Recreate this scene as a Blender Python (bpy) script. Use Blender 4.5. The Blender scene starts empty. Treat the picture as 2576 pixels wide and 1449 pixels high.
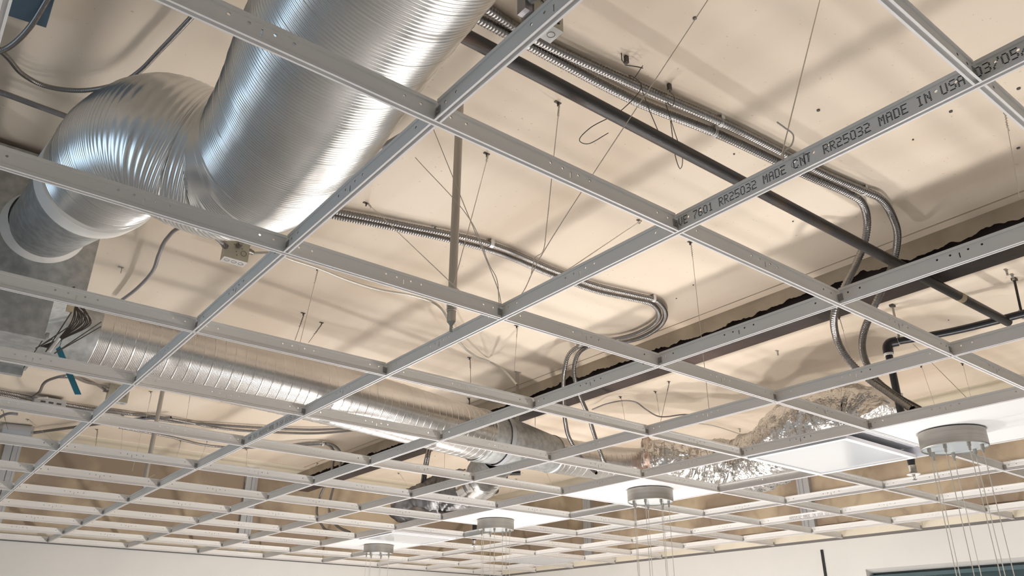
import bpy, bmesh, math, random
from mathutils import Vector, Matrix, noise
random.seed(4)
SC = bpy.context.scene; COL = SC.collection
ZG = 2.75            # height of the suspended grid above the floor; all numbers below are relative to the grid
G = 0.6096           # two-foot grid module
# ---------------------------------------------------------------- camera
cd = bpy.data.cameras.new('camera'); cam = bpy.data.objects.new('camera', cd); COL.objects.link(cam)
cd.sensor_width = 36.0; cd.lens = 1986.74 / 2576 * 36.0; cd.clip_start = 0.02
yaw, pitch, roll = 0.906685588, 0.432951055, 0.00461974
f = Vector((math.cos(pitch)*math.cos(yaw), math.cos(pitch)*math.sin(yaw), math.sin(pitch)))
r0 = Vector((math.sin(yaw), -math.cos(yaw), 0)); u0 = r0.cross(f)
cx = math.cos(roll)*r0 + math.sin(roll)*u0; cy = -math.sin(roll)*r0 + math.cos(roll)*u0
CAMPOS = Vector((-0.5665, -0.9347, -0.80463))
cam.matrix_world = Matrix(((cx.x, cy.x, -f.x, CAMPOS.x), (cx.y, cy.y, -f.y, CAMPOS.y), (cx.z, cy.z, -f.z, CAMPOS.z + ZG), (0, 0, 0, 1)))
SC.camera = cam
# ---------------------------------------------------------------- light and exposure
SC.view_settings.view_transform = 'Standard'; SC.view_settings.look = 'None'
SC.view_settings.gamma = 1.0; SC.view_settings.use_curve_mapping = False
SC.view_settings.exposure = 0.36
SC.cycles.use_denoising = True; SC.cycles.max_bounces = 8; SC.cycles.diffuse_bounces = 4
wd = bpy.data.worlds.new('world'); SC.world = wd; wd.use_nodes = True
wd.node_tree.nodes['Background'].inputs[0].default_value = (0.80, 0.90, 1.0, 1)
wd.node_tree.nodes['Background'].inputs[1].default_value = 0.19
LAMPS = []
def lamp(name, kind, loc, power, color, size=0.1, rot=None, size_y=None):
    l = bpy.data.lights.new(name, kind); l.energy = power; l.color = color
    if kind == 'AREA':
        l.shape = 'RECTANGLE'; l.size = size; l.size_y = size_y or size
    else:
        l.shadow_soft_size = size
    o = bpy.data.objects.new(name, l); COL.objects.link(o); o.location = loc
    if rot: o.rotation_euler = rot
    LAMPS.append(o); return o
PEND = [(2.715, 0.42), (2.70, 2.02), (2.705, 3.41), (2.785, 5.12)]
WARM = (1.0, 0.955, 0.925)
for k, (px, py) in enumerate(PEND):
    lamp('pendant_bulb_light', 'POINT', (px, py, -1.6), 80, WARM, 0.08)
# added fill lamps, unseen behind the camera, shining down to bounce off the floor
for (lx, ly) in [(1.2, -2.6), (3.4, -2.0)]:
    lamp('added_fill_light', 'AREA', (lx, ly, 0.0), 62, (1.0, 0.98, 0.96), 0.58)
# cool daylight from the windows at the left end of the room
lamp('window_daylight', 'AREA', (-4.6, 2.6, -1.2), 30, (0.58, 0.79, 1.0), 3.6, (math.radians(90), 0, math.radians(-90)), 1.4)
D = {
'duct1':[(-0.112,-0.14,0.32),(-0.103,0.008,0.31),(-0.094,0.173,0.3),(-0.069,0.352,0.295),(-0.043,0.56,0.295),(-0.04,0.733,0.3),(-0.085,0.844,0.31),(-0.155,0.885,0.33),(-0.229,0.919,0.36),(-0.275,1.038,0.39),(-0.295,1.212,0.42),(-0.308,1.376,0.44)],
'collar1':[(-0.308,1.376,0.44),(-0.321,1.667,0.511),(-0.362,1.985,0.542)],
'duct2':[(-0.123,2.477,0.36),(0.21,2.512,0.36),(0.77,2.564,0.36),(1.421,2.659,0.36),(2.156,2.801,0.36)],
'taper':[(2.156,2.801,0.36),(2.388,2.826,0.36),(2.754,2.897,0.36)],
'duct3':[(2.754,2.897,0.36),(3.069,2.879,0.36),(3.319,2.831,0.36),(3.565,2.695,0.36)],
'foil':[(3.386,2.682,0.36),(3.518,2.512,0.36),(3.72,2.413,0.35),(3.881,2.286,0.335),(3.826,1.996,0.345),(3.524,1.584,0.37),(3.519,1.397,0.4),(3.565,1.254,0.4),(3.561,1.138,0.33),(3.489,1.072,0.24)],
'branch_galv':[(2.567,3.171,0.4),(2.656,3.406,0.36),(2.694,3.549,0.32)],
'branch_shiny':[(2.704,3.471,0.35),(2.771,3.654,0.31),(2.802,3.818,0.29),(2.793,3.955,0.28)],
'branch_foil':[(2.795,3.883,0.29),(2.761,4.118,0.27),(2.672,4.252,0.24),(2.613,4.378,0.2),(2.582,4.438,0.16)],
'boot':[(2.424,4.308,0.1),(2.626,4.139,0.1),(2.464,4.299,0.16),(2.742,4.233,0.05)],
'pipe1':[(0.111,0.39,0.64),(2.539,0.359,0.64),(3.53,0.362,0.64)],
'pipe2':[(3.305,0.864,0.64),(3.378,0.571,0.64),(3.438,0.276,0.64)],
'hangrod':[(3.486,0.318,0.66),(3.439,0.273,0.84)],
'hang2':[(3.674,0.981,0.84),(3.391,0.878,0.66)],
'elbow2':[(3.003,4.072,0.3),(3.139,4.046,0.3),(3.241,4.148,0.4)],
'cond1a':[(0.274,0.418,0.818),(0.366,0.418,0.818),(0.574,0.43,0.818),(0.963,0.392,0.818),(1.356,0.343,0.818),(1.893,0.306,0.818),(2.107,0.279,0.818),(2.196,0.265,0.81),(2.348,0.3,0.8),(2.46,0.344,0.775),(2.547,0.415,0.72),(2.495,0.439,0.62),(2.45,0.494,0.5),(2.53,0.602,0.43),(2.623,0.666,0.38),(2.729,0.69,0.3),(2.69,0.608,0.2),(2.55,0.44,0.06)],
'cond1b':[(0.284,0.473,0.818),(0.374,0.468,0.818),(0.6,0.462,0.818),(1.021,0.447,0.818),(1.36,0.397,0.818),(1.816,0.357,0.818),(2.066,0.329,0.818),(2.141,0.318,0.805),(2.287,0.377,0.785),(2.325,0.422,0.725),(2.308,0.462,0.645),(2.261,0.506,0.54),(2.271,0.571,0.46),(2.365,0.637,0.4),(2.48,0.668,0.33),(2.525,0.622,0.24),(2.516,0.547,0.16),(2.493,0.451,0.06)],
'cond2a':[(0.359,1.746,0.818),(0.468,1.726,0.818),(0.83,1.627,0.818),(1.234,1.53,0.818),(1.618,1.55,0.818),(1.898,1.55,0.818),(2.131,1.508,0.818),(2.256,1.49,0.818),(2.395,1.552,0.81),(2.517,1.701,0.81),(2.564,1.892,0.81),(2.53,2.016,0.81),(2.396,2.138,0.79),(2.338,2.162,0.74),(2.345,2.212,0.66),(2.427,2.266,0.56),(2.584,2.362,0.48),(2.77,2.507,0.42),(2.887,2.563,0.3),(2.993,2.621,0.25)],
'cond2b':[(0.374,1.781,0.818),(0.485,1.764,0.818),(0.853,1.665,0.818),(1.269,1.578,0.818),(1.657,1.596,0.818),(1.943,1.598,0.818),(2.151,1.555,0.818),(2.277,1.537,0.818),(2.389,1.59,0.81),(2.47,1.701,0.81),(2.502,1.864,0.81),(2.472,1.99,0.81),(2.352,2.141,0.79),(2.298,2.194,0.74),(2.304,2.245,0.66),(2.438,2.407,0.56),(2.599,2.576,0.48),(2.795,2.745,0.42),(2.878,2.715,0.3),(2.849,2.582,0.2)],
'cond3a':[(-0.249,5.375,0.818),(-0.109,5.366,0.818),(0.167,5.408,0.818),(0.487,5.435,0.818),(0.728,5.404,0.818),(1.055,5.428,0.818),(1.411,5.291,0.818),(1.793,5.106,0.818),(2.033,4.959,0.818),(2.228,4.721,0.818),(2.329,4.394,0.818)],
'cond3b':[(-0.237,5.481,0.818),(-0.098,5.451,0.818),(0.29,5.515,0.818),(0.652,5.438,0.818),(1.002,5.352,0.818),(1.445,5.388,0.818),(1.844,5.226,0.818),(2.083,5.065,0.818),(2.268,4.8,0.818),(2.388,4.497,0.818)],
'cond4a':[(0.152,6.644,0.8),(0.329,6.318,0.8),(0.562,5.893,0.8),(0.782,5.491,0.8),(1.002,5.241,0.8)],
'cond4b':[(0.773,5.799,0.8),(1.152,5.847,0.8),(1.515,5.957,0.8),(1.76,5.869,0.8),(2.005,5.595,0.8),(2.185,5.355,0.81),(2.283,5.293,0.81),(2.461,5.456,0.78),(2.438,5.432,0.6),(2.511,5.757,0.45),(2.467,5.692,0.3),(2.509,5.634,0.18),(2.442,5.197,0.08)],
'cond4c':[(2.07,5.579,0.8),(2.236,5.387,0.81),(2.336,5.287,0.81),(2.485,5.381,0.77),(2.492,5.389,0.6),(2.43,5.338,0.45),(2.455,5.43,0.3),(2.448,5.259,0.15),(2.448,4.997,0.06)],
'cond5a':[(2.553,4.01,0.6),(2.525,4.002,0.5),(2.632,4.204,0.4),(2.681,4.294,0.3),(2.698,4.235,0.22),(2.752,4.177,0.16),(2.67,3.868,0.1)],
'cond5b':[(2.537,4.023,0.6),(2.512,4.013,0.5),(2.618,4.215,0.4),(2.667,4.305,0.3),(2.651,4.206,0.22),(2.706,4.144,0.16),(2.636,3.867,0.08)],
'cab_jb_left':[(0.294,2.16,0.77),(0.217,2.076,0.75),(0.16,2.043,0.74),(0.099,2.075,0.74),(0.083,2.203,0.74),(0.104,2.394,0.75),(0.135,2.596,0.76),(0.146,2.917,0.79),(0.13,3.202,0.81)],
'cab_jb_top':[(0.343,2.115,0.79),(0.389,2.009,0.78),(0.414,1.901,0.77),(0.425,1.83,0.78),(0.43,1.749,0.8)],
'cab_white':[(0.443,2.233,0.8),(0.523,2.169,0.8),(0.603,2.18,0.8),(0.751,2.207,0.81),(0.908,2.235,0.81),(1.083,2.24,0.81),(1.239,2.2,0.81),(1.377,2.203,0.81),(1.403,2.151,0.76),(1.483,2.182,0.7),(1.643,2.343,0.7),(1.916,2.579,0.75),(2.144,2.745,0.81),(2.102,2.558,0.7),(2.054,2.366,0.55)],
'cab_topleft':[(-0.224,0.853,0.8),(-0.236,0.947,0.8),(-0.265,1.144,0.8),(-0.286,1.273,0.8),(-0.319,1.37,0.8),(-0.409,1.485,0.8),(-0.502,1.528,0.8),(-0.566,1.491,0.79),(-0.61,1.422,0.78),(-0.666,1.342,0.76)],
'cab_left2':[(-0.646,1.627,0.78),(-0.604,1.619,0.78),(-0.504,1.622,0.78),(-0.393,1.627,0.78),(-0.3,1.636,0.78)],
'cab_left3':[(-0.654,1.358,0.72),(-0.616,1.315,0.74),(-0.585,1.228,0.76),(-0.56,1.083,0.8)],
'cab_dark_mid':[(0.43,1.335,0.8),(0.452,1.26,0.8),(0.489,1.156,0.8),(0.509,1.056,0.8),(0.527,0.957,0.8)],
'cab_left4':[(-0.055,6.035,0.75),(0.011,5.675,0.75),(0.059,5.663,0.75)],
'cab_jb3a':[(0.17,5.256,0.8),(0.096,5.231,0.78),(0.058,4.756,0.7),(0.018,4.086,0.6),(0.073,3.95,0.6),(0.253,4.358,0.7),(0.427,4.722,0.8)],
'cab_jb3b':[(0.052,3.995,0.6),(0.216,4.288,0.7),(0.45,4.817,0.8)],
'cab_r_loop':[(3.324,3.085,0.8),(3.259,2.856,0.78),(3.297,2.74,0.78),(3.388,2.714,0.78),(3.416,2.652,0.72),(3.571,2.667,0.7),(3.773,2.621,0.74),(3.762,2.473,0.7)],
'flatcable':[(4.148,2.878,0.8),(4.342,2.825,0.8),(4.733,2.853,0.8)],
'anchors':[(0.043,2.835,0.84),(0.985,1.584,0.84),(3.412,1.579,0.84),(3.309,0.255,0.84),(3.385,0.26,0.84),(0.862,0.334,0.84),(1.062,0.34,0.84),(4.715,2.841,0.84),(3.356,2.824,0.84),(0.67,1.592,0.84),(2.555,3.496,0.84),(4.813,1.55,0.84),(2.449,2.864,0.84),(0.967,2.836,0.84),(2.198,1.613,0.84)],
'jb1':[(0.367,2.226,0.79)],
'jb2':[(0.545,0.377,0.8)],
'jb3':[(0.492,4.817,0.8)],
'jb4':[(0.196,5.333,0.8)],
'jb5':[(0.142,6.387,0.78)],
'jb2b':[(0.472,0.338,0.8),(0.543,0.317,0.72),(0.541,0.29,0.72)],
'bar3':[(1.003,5.574,0.84)],
}
WI = {
'w1':[(1.949,0.996,0.087),(1.947,0.999,0.84)],
'w2':[(0.733,2.282,0.407),(0.776,2.264,0.84)],
'w3':[(0.93,2.825,0.682),(0.959,2.814,0.84)],
'w4':[(1.038,2.901,0.717),(1.096,2.876,0.84)],
'w5':[(0.585,-0.274,0.035),(1.024,-0.245,0.84)],
'w6a':[(0.612,0.564,0.03),(0.661,0.58,0.09),(0.699,0.558,0.19),(0.866,0.012,0.84)],
'w6b':[(0.679,0.571,0.14),(0.701,0.582,0.2),(0.752,0.605,0.25),(0.781,0.619,0.36),(0.787,0.586,0.6),(0.853,0.629,0.84)],
'w6c':[(0.599,0.598,0.03),(0.606,0.624,0.09),(0.57,0.635,0.18),(0.531,0.65,0.28),(0.404,0.819,0.84)],
'w6d':[(0.619,0.636,0.06),(0.62,0.651,0.14),(0.605,0.664,0.18),(0.546,0.672,0.3),(0.433,0.818,0.55)],
'w7':[(0.484,0.619,0.045),(0.67,1.592,0.84)],
'w8':[(0.456,0.616,0.06),(0.844,1.01,0.84)],
'w9':[(0.61,0.363,0.045),(1.633,1.005,0.84)],
'w10':[(1.946,2.254,0.563),(1.96,2.242,0.84)],
'w11':[(2.063,2.826,0.675),(2.057,2.83,0.84)],
'w12':[(2.55,3.526,0.393),(2.547,3.528,0.84)],
'w13':[(3.24,1.045,0.589),(3.231,1.062,0.84)],
'w14':[(2.029,-0.232,0.518),(2.037,-0.263,0.84)],
'w15':[(2.478,0.235,0.045),(3.328,0.756,0.62)],
'w16':[(4.356,1.153,0.565),(4.346,1.177,0.84)],
'w17':[(4.508,0.999,0.608),(4.508,0.998,0.84)],
'w18':[(0.728,4.791,0.572),(0.729,4.79,0.84)],
'w19':[(0.947,4.617,0.578),(0.942,4.619,0.84)],
'w20':[(0.776,5.559,0.529),(0.739,5.567,0.84)],
'w21':[(0.906,5.676,0.454),(0.917,5.674,0.84)],
'w22':[(0.698,6.143,0.691),(0.685,6.146,0.84)],
'w24':[(0.051,5.961,0.698),(-0.016,5.967,0.84)],
'w25':[(0.423,6.127,0.672),(0.187,6.16,0.84)],
'w26':[(1.321,6.099,0.641),(1.338,6.094,0.84)],
'w29':[(1.924,6.04,0.543),(1.901,6.048,0.84)],
'w30':[(3.195,3.576,0.72),(3.194,3.577,0.84)],
'w31':[(3.369,2.811,0.673),(3.356,2.824,0.84)],
'w32':[(3.312,2.438,0.573),(3.363,2.38,0.84)],
'w33':[(3.466,2.577,0.656),(3.457,2.587,0.84)],
'w34':[(3.211,4.828,0.632),(3.207,4.831,0.84)],
'w35':[(2.719,4.916,0.614),(2.723,4.914,0.84)],
'w46':[(1.483,5.959,0.676),(1.516,5.949,0.84)],
'w28':[(2.612,6.19,0.781),(2.647,6.175,0.84)],
'w36':[(3.584,6.023,0.701),(3.488,6.081,0.84)],
'w37':[(4.516,5.623,0.657),(4.594,5.563,0.84)],
'w38':[(4.552,4.962,0.677),(4.507,5.001,0.84)],
'w39':[(5.713,5.904,0.554),(5.561,6.043,0.84)],
'w47':[(1.402,6.847,0.552),(1.432,6.839,0.84)],
'w44':[(0.381,7.026,0.444),(0.16,7.053,0.84)],
'w42':[(3.747,0.58,0.045),(5.3,1.239,0.462)],
'w40':[(4.9,4.72,0.345),(5.3,4.953,0.522)],
}
# ---------------------------------------------------------------- helpers
class MB:
    def __init__(s): s.v = []; s.f = []; s.m = []
    def add(s, vs, fs, mi=0):
        b = len(s.v); s.v += [tuple(p) for p in vs]; s.f += [tuple(b+i for i in q) for q in fs]; s.m += [mi]*len(fs)
    def box(s, a, b, mi=0):
        x0, y0, z0 = a; x1, y1, z1 = b
        s.add([(x0,y0,z0),(x1,y0,z0),(x1,y1,z0),(x0,y1,z0),(x0,y0,z1),(x1,y0,z1),(x1,y1,z1),(x0,y1,z1)],
              [(3,2,1,0),(4,5,6,7),(0,1,5,4),(1,2,6,5),(2,3,7,6),(3,0,4,7)], mi)
    def prism(s, poly, axis, a, b, mi=0):           # poly of 2D points extruded along axis 'x','y','z'
        n = len(poly)
        def P(p, t):
            return (t, p[0], p[1]) if axis == 'x' else ((p[0], t, p[1]) if axis == 'y' else (p[0], p[1], t))
        vs = [P(p, a) for p in poly] + [P(p, b) for p in poly]
        s.add(vs, [tuple(range(n-1, -1, -1)), tuple(range(n, 2*n))] + [(i, (i+1) % n, n+(i+1) % n, n+i) for i in range(n)], mi)
    def tube(s, pts, rad, n=10, caps=True, mi=0, disp=None):
        pts = [Vector(p) for p in pts]; N = len(pts)
        if not hasattr(rad, '__len__'): rad = [rad]*N
        t = (pts[1]-pts[0]).normalized()
        up = Vector((0,0,1)) if abs(t.z) < .9 else Vector((1,0,0))
        nx = t.cross(up).normalized(); vs = []
        for i in range(N):
            a = pts[max(i-1,0)]; b = pts[min(i+1,N-1)]; t2 = (b-a)
            if t2.length > 1e-9:
                t2.normalize(); q = t.rotation_difference(t2); nx = q @ nx; t = t2
            ny = t.cross(nx)
            for k in range(n):
                an = 2*math.pi*k/n; rr = rad[i]
                if disp: rr += disp(i, an, pts[i] + (nx*math.cos(an)+ny*math.sin(an))*rr)
                vs.append(pts[i] + (nx*math.cos(an)+ny*math.sin(an))*rr)
        fs = [(i*n+k, i*n+(k+1) % n, (i+1)*n+(k+1) % n, (i+1)*n+k) for i in range(N-1) for k in range(n)]
        if caps: fs += [tuple(range(n-1,-1,-1)), tuple((N-1)*n+k for k in range(n))]
        s.add(vs, fs, mi)
    def cyl(s, a, b, r, n=20, r2=None, mi=0): s.tube([a, b], [r, r if r2 is None else r2], n, True, mi)
    def lathe(s, prof, c, n=40, mi=0):               # profile of (r, z) round a vertical axis at c
        vs = []; N = len(prof)
        for (r, z) in prof:
            for k in range(n):
                a = 2*math.pi*k/n; vs.append((c[0]+r*math.cos(a), c[1]+r*math.sin(a), c[2]+z))
        s.add(vs, [(i*n+k, i*n+(k+1) % n, (i+1)*n+(k+1) % n, (i+1)*n+k) for i in range(N-1) for k in range(n)], mi)
    def disc(s, c, r, n=8, normal='z', mi=0):
        vs = []
        for k in range(n):
            a = 2*math.pi*k/n; p, q = r*math.cos(a), r*math.sin(a)
            vs.append((c[0]+p, c[1]+q, c[2]) if normal == 'z' else ((c[0], c[1]+p, c[2]+q) if normal == 'x' else (c[0]+p, c[1], c[2]+q)))
        s.add(vs, [tuple(range(n))], mi)
    def build(s, name, mats, parent=None, smooth=True, angle=35):
        me = bpy.data.meshes.new(name); me.from_pydata(s.v, [], s.f)
        if not isinstance(mats, (list, tuple)): mats = [mats]
        for m in mats: me.materials.append(m)
        if len(mats) > 1: me.polygons.foreach_set('material_index', s.m)
        bm = bmesh.new(); bm.from_mesh(me); bmesh.ops.recalc_face_normals(bm, faces=bm.faces); bm.to_mesh(me); bm.free()
        if smooth:
            me.shade_smooth(); me.set_sharp_from_angle(angle=math.radians(angle))
        o = bpy.data.objects.new(name, me); COL.objects.link(o)
        if parent: o.parent = parent
        return o
def tag(o, label, cat=None, group=None, kind=None):
    if label: o['label'] = label
    if cat: o['category'] = cat
    if group: o['group'] = group
    if kind: o['kind'] = kind
    return o
def empty(name, loc, label, cat, group=None):
    o = bpy.data.objects.new(name, None); COL.objects.link(o); o.location = loc; o.empty_display_size = .05
    return tag(o, label, cat, group)
def struct(o): o['kind'] = 'structure'; return o
def place(o, root):            # parent a part built in grid coordinates to a thing standing at root.location
    o.parent = root; o.matrix_parent_inverse = Matrix.Translation(-root.location); return o
def spline(pts, step):
    P = [Vector(p) for p in pts]
    if len(P) == 2: dense = [P[0].lerp(P[1], k/200) for k in range(201)]
    else:
        dense = []
        for i in range(len(P)-1):
            p0 = P[max(i-1,0)]; p1 = P[i]; p2 = P[i+1]; p3 = P[min(i+2,len(P)-1)]
            if i == 0: p0 = p1*2-p2
            if i == len(P)-2: p3 = p2*2-p1
            d1 = max((p1-p0).length,1e-6)**.5; d2 = max((p2-p1).length,1e-6)**.5; d3 = max((p3-p2).length,1e-6)**.5
            m1 = (p1-p0)/d1-(p2-p0)/(d1+d2)+(p2-p1)/d2; m2 = (p2-p1)/d2-(p3-p1)/(d2+d3)+(p3-p2)/d3
            m1 *= d2; m2 *= d2
            for k in range(60):
                t = k/60; t2 = t*t; t3 = t2*t
                dense.append(p1*(2*t3-3*t2+1)+m1*(t3-2*t2+t)+p2*(-2*t3+3*t2)+m2*(t3-t2))
        dense.append(P[-1])
    L = [0.0]
    for a, b in zip(dense, dense[1:]): L.append(L[-1]+(b-a).length)
    n = max(2, int(round(L[-1]/step))); out = []; j = 0
    for k in range(n+1):
        s = L[-1]*k/n
        while j < len(L)-2 and L[j+1] < s: j += 1
        t = (s-L[j])/max(L[j+1]-L[j],1e-9); out.append(dense[j].lerp(dense[j+1], min(1,max(0,t))))
    return out
def nodes(name):
    m = bpy.data.materials.new(name); m.use_nodes = True; nt = m.node_tree
    return m, nt, nt.nodes['Principled BSDF'], nt.nodes['Material Output']
def mat(name, col, rough=.5, metal=0.0, var=None, vscale=6.0, bump=0, bscale=40, spec=None, stretch=None, lo=.35, hi=.65):
    m, nt, p, out = nodes(name)
    p.inputs['Base Color'].default_value = (*col, 1); p.inputs['Roughness'].default_value = rough; p.inputs['Metallic'].default_value = metal
    if spec is not None: p.inputs['Specular IOR Level'].default_value = spec
    tc = nt.nodes.new('ShaderNodeTexCoord'); src = tc.outputs['Object']
    if stretch:
        mp = nt.nodes.new('ShaderNodeMapping'); mp.inputs['Scale'].default_value = stretch; nt.links.new(src, mp.inputs[0]); src = mp.outputs[0]
    if var:
        n = nt.nodes.new('ShaderNodeTexNoise'); n.inputs['Scale'].default_value = vscale; n.inputs['Detail'].default_value = 5
        r = nt.nodes.new('ShaderNodeValToRGB'); r.color_ramp.elements[0].position = lo; r.color_ramp.elements[1].position = hi
        r.color_ramp.elements[0].color = (*col,1); r.color_ramp.elements[1].color = (*var,1)
        nt.links.new(src, n.inputs['Vector']); nt.links.new(n.outputs['Fac'], r.inputs[0]); nt.links.new(r.outputs[0], p.inputs['Base Color'])
    if bump:
        n = nt.nodes.new('ShaderNodeTexNoise'); n.inputs['Scale'].default_value = bscale; n.inputs['Detail'].default_value = 3
        b = nt.nodes.new('ShaderNodeBump'); b.inputs['Strength'].default_value = bump; b.inputs['Distance'].default_value = .01
        nt.links.new(src, n.inputs['Vector']); nt.links.new(n.outputs['Fac'], b.inputs['Height']); nt.links.new(b.outputs[0], p.inputs['Normal'])
    return m
M = {}
M['tee'] = mat('white_tee_paint', (.74,.72,.71), .45)
M['white'] = mat('white_wall_paint', (.62,.605,.575), .7, var=(.66,.645,.61), vscale=1.5)
M['tile'] = mat('white_tile_face', (.58,.575,.57), .6)
M['lens'] = mat('milky_light_lens', (.47,.48,.49), .12)
M['floor'] = mat('grey_floor', (.40,.395,.385), .6, var=(.34,.335,.325), vscale=3)
M['alu'] = mat('aluminium_foil_duct', (.82,.815,.80), .28, 1.0, var=(.70,.695,.68), vscale=6)
M['alu2'] = mat('aluminium_spiral_duct', (.68,.66,.635), .24, 1.0, var=(.60,.58,.56), vscale=7)
M['galv'] = mat('galvanised_sheet', (.38,.39,.385), .48, .8, var=(.52,.53,.525), vscale=34, bump=.04)
M['foil'] = mat('crumpled_foil_wrap', (.66,.64,.615), .2, 1.0, bump=.8, bscale=55)
M['tape'] = mat('white_duct_tape', (.78,.76,.72), .45)
M['flex'] = mat('steel_flex_conduit', (.31,.295,.285), .34, 1.0)
M['greycable'] = mat('grey_armored_cable', (.33,.32,.33), .45, .7)
M['whitecable'] = mat('pale_armored_cable', (.62,.60,.55), .4, .5)
M['black'] = mat('black_steel_pipe', (.030,.027,.027), .42, var=(.10,.055,.03), vscale=5, stretch=(1,6,6), lo=.52, hi=.75, bump=.15, bscale=60)
M['blackpipe'] = mat('black_painted_pipe', (.022,.022,.025), .35)
M['beam'] = mat('rusty_dark_beam', (.045,.036,.034), .6, var=(.10,.066,.055), vscale=3.5, bump=.2)
M['plaster'] = mat('shaded_plaster_edge', (.42,.35,.26), .9, var=(.52,.44,.33), vscale=6, bump=.2)  # darker than the deck: the shade beside the beam is put into the colour
M['emt'] = mat('grey_steel_tube', (.46,.43,.39), .45, .7)
M['wire'] = mat('steel_wire', (.56,.51,.45), .5, .5)
M['darkwire'] = mat('dark_wire', (.10,.085,.075), .6, .3)
M['clip'] = mat('stamped_steel_clip', (.36,.35,.33), .5, .4)
M['ink'] = mat('black_ink', (.018,.016,.02), .7)
M['box'] = mat('zinc_box', (.47,.45,.38), .45, .55, var=(.40,.39,.33), vscale=20)
M['boxwhite'] = mat('bright_metal', (.78,.77,.76), .4, .2)
M['stud'] = mat('galvanised_stud', (.52,.54,.57), .42, .7)
M['nickel'] = mat('brushed_nickel', (.36,.335,.30), .42, 1.0, var=(.42,.39,.35), vscale=3, stretch=(1,1,30))
M['nickelbottom'] = mat('polished_canopy_base', (.70,.74,.75), .25, .6)
M['cable'] = mat('clear_lamp_cable', (.50,.46,.40), .35)
M['globe'] = mat('frosted_globe', (.9,.88,.84), .3)
g_ = M['globe'].node_tree.nodes['Principled BSDF']; g_.inputs['Emission Color'].default_value = (1,.94,.88,1); g_.inputs['Emission Strength'].default_value = 3.0
M['teal'] = mat('dark_teal_glass', (.035,.06,.065), .12)
M['tag'] = mat('blue_plastic', (.012,.16,.24), .45)
M['wallstrip'] = mat('dark_wall_strip', (.16,.15,.14), .6)  # dark strip filling the gap above the white walls
M['drywall'] = mat('ragged_drywall', (.72,.66,.54), .85, var=(.66,.60,.49), vscale=4)
M['inside'] = mat('fixture_inside', (.72,.72,.75), .4, .1)
M['paper'] = mat('tan_paper', (.58,.47,.32), .8)
M['insul'] = mat('dark_foil_insulation', (.36,.355,.36), .52, .85, var=(.16,.15,.15), vscale=9, bump=.5, bscale=24)
M['slate'] = mat('blue_grey_board', (.13,.19,.25), .6)
def deck_material():
    m, nt, p, out = nodes('tan_painted_deck'); N = nt.nodes.new; Lk = nt.links.new
    p.inputs['Roughness'].default_value = .55; p.inputs['Specular IOR Level'].default_value = .3
    tc = N('ShaderNodeTexCoord')
    def noise_(scale, detail, st=None):
        n = N('ShaderNodeTexNoise'); n.inputs['Scale'].default_value = scale; n.inputs['Detail'].default_value = detail
        src = tc.outputs['Object']
        if st:
            mp = N('ShaderNodeMapping'); mp.inputs['Scale'].default_value = st; Lk(src, mp.inputs[0]); src = mp.outputs[0]
        Lk(src, n.inputs['Vector']); return n.outputs['Fac']
    def ramp(fac, a, b, ca, cb):
        r = N('ShaderNodeValToRGB'); r.color_ramp.elements[0].position = a; r.color_ramp.elements[1].position = b
        r.color_ramp.elements[0].color = (*ca,1); r.color_ramp.elements[1].color = (*cb,1); Lk(fac, r.inputs[0]); return r.outputs[0]
    def mul(a, b):
        x = N('ShaderNodeMix'); x.data_type = 'RGBA'; x.blend_type = 'MULTIPLY'; x.inputs[0].default_value = 1
        Lk(a, x.inputs[6]); Lk(b, x.inputs[7]); return x.outputs[2]
    base = ramp(noise_(1.1, 4), .3, .7, (.785,.665,.535), (.83,.725,.60))
    streak = ramp(noise_(2.2, 3, (1.0,.22,1)), .32, .52, (.84,.81,.78), (1,1,1))
    spots = ramp(noise_(60, 2), .24, .28, (.8,.75,.7), (1,1,1))
    c = mul(mul(base, streak), spots); Lk(c, p.inputs['Base Color'])
    b = N('ShaderNodeBump'); b.inputs['Strength'].default_value = .10; b.inputs['Distance'].default_value = .02
    Lk(noise_(2.5, 3), b.inputs['Height']); Lk(b.outputs[0], p.inputs['Normal'])
    return m
M['deck'] = deck_material()
M['oldwall'] = mat('bare_brown_wall', (.28,.215,.155), .9, var=(.46,.37,.26), vscale=1.7, lo=.46, hi=.60)
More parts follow.
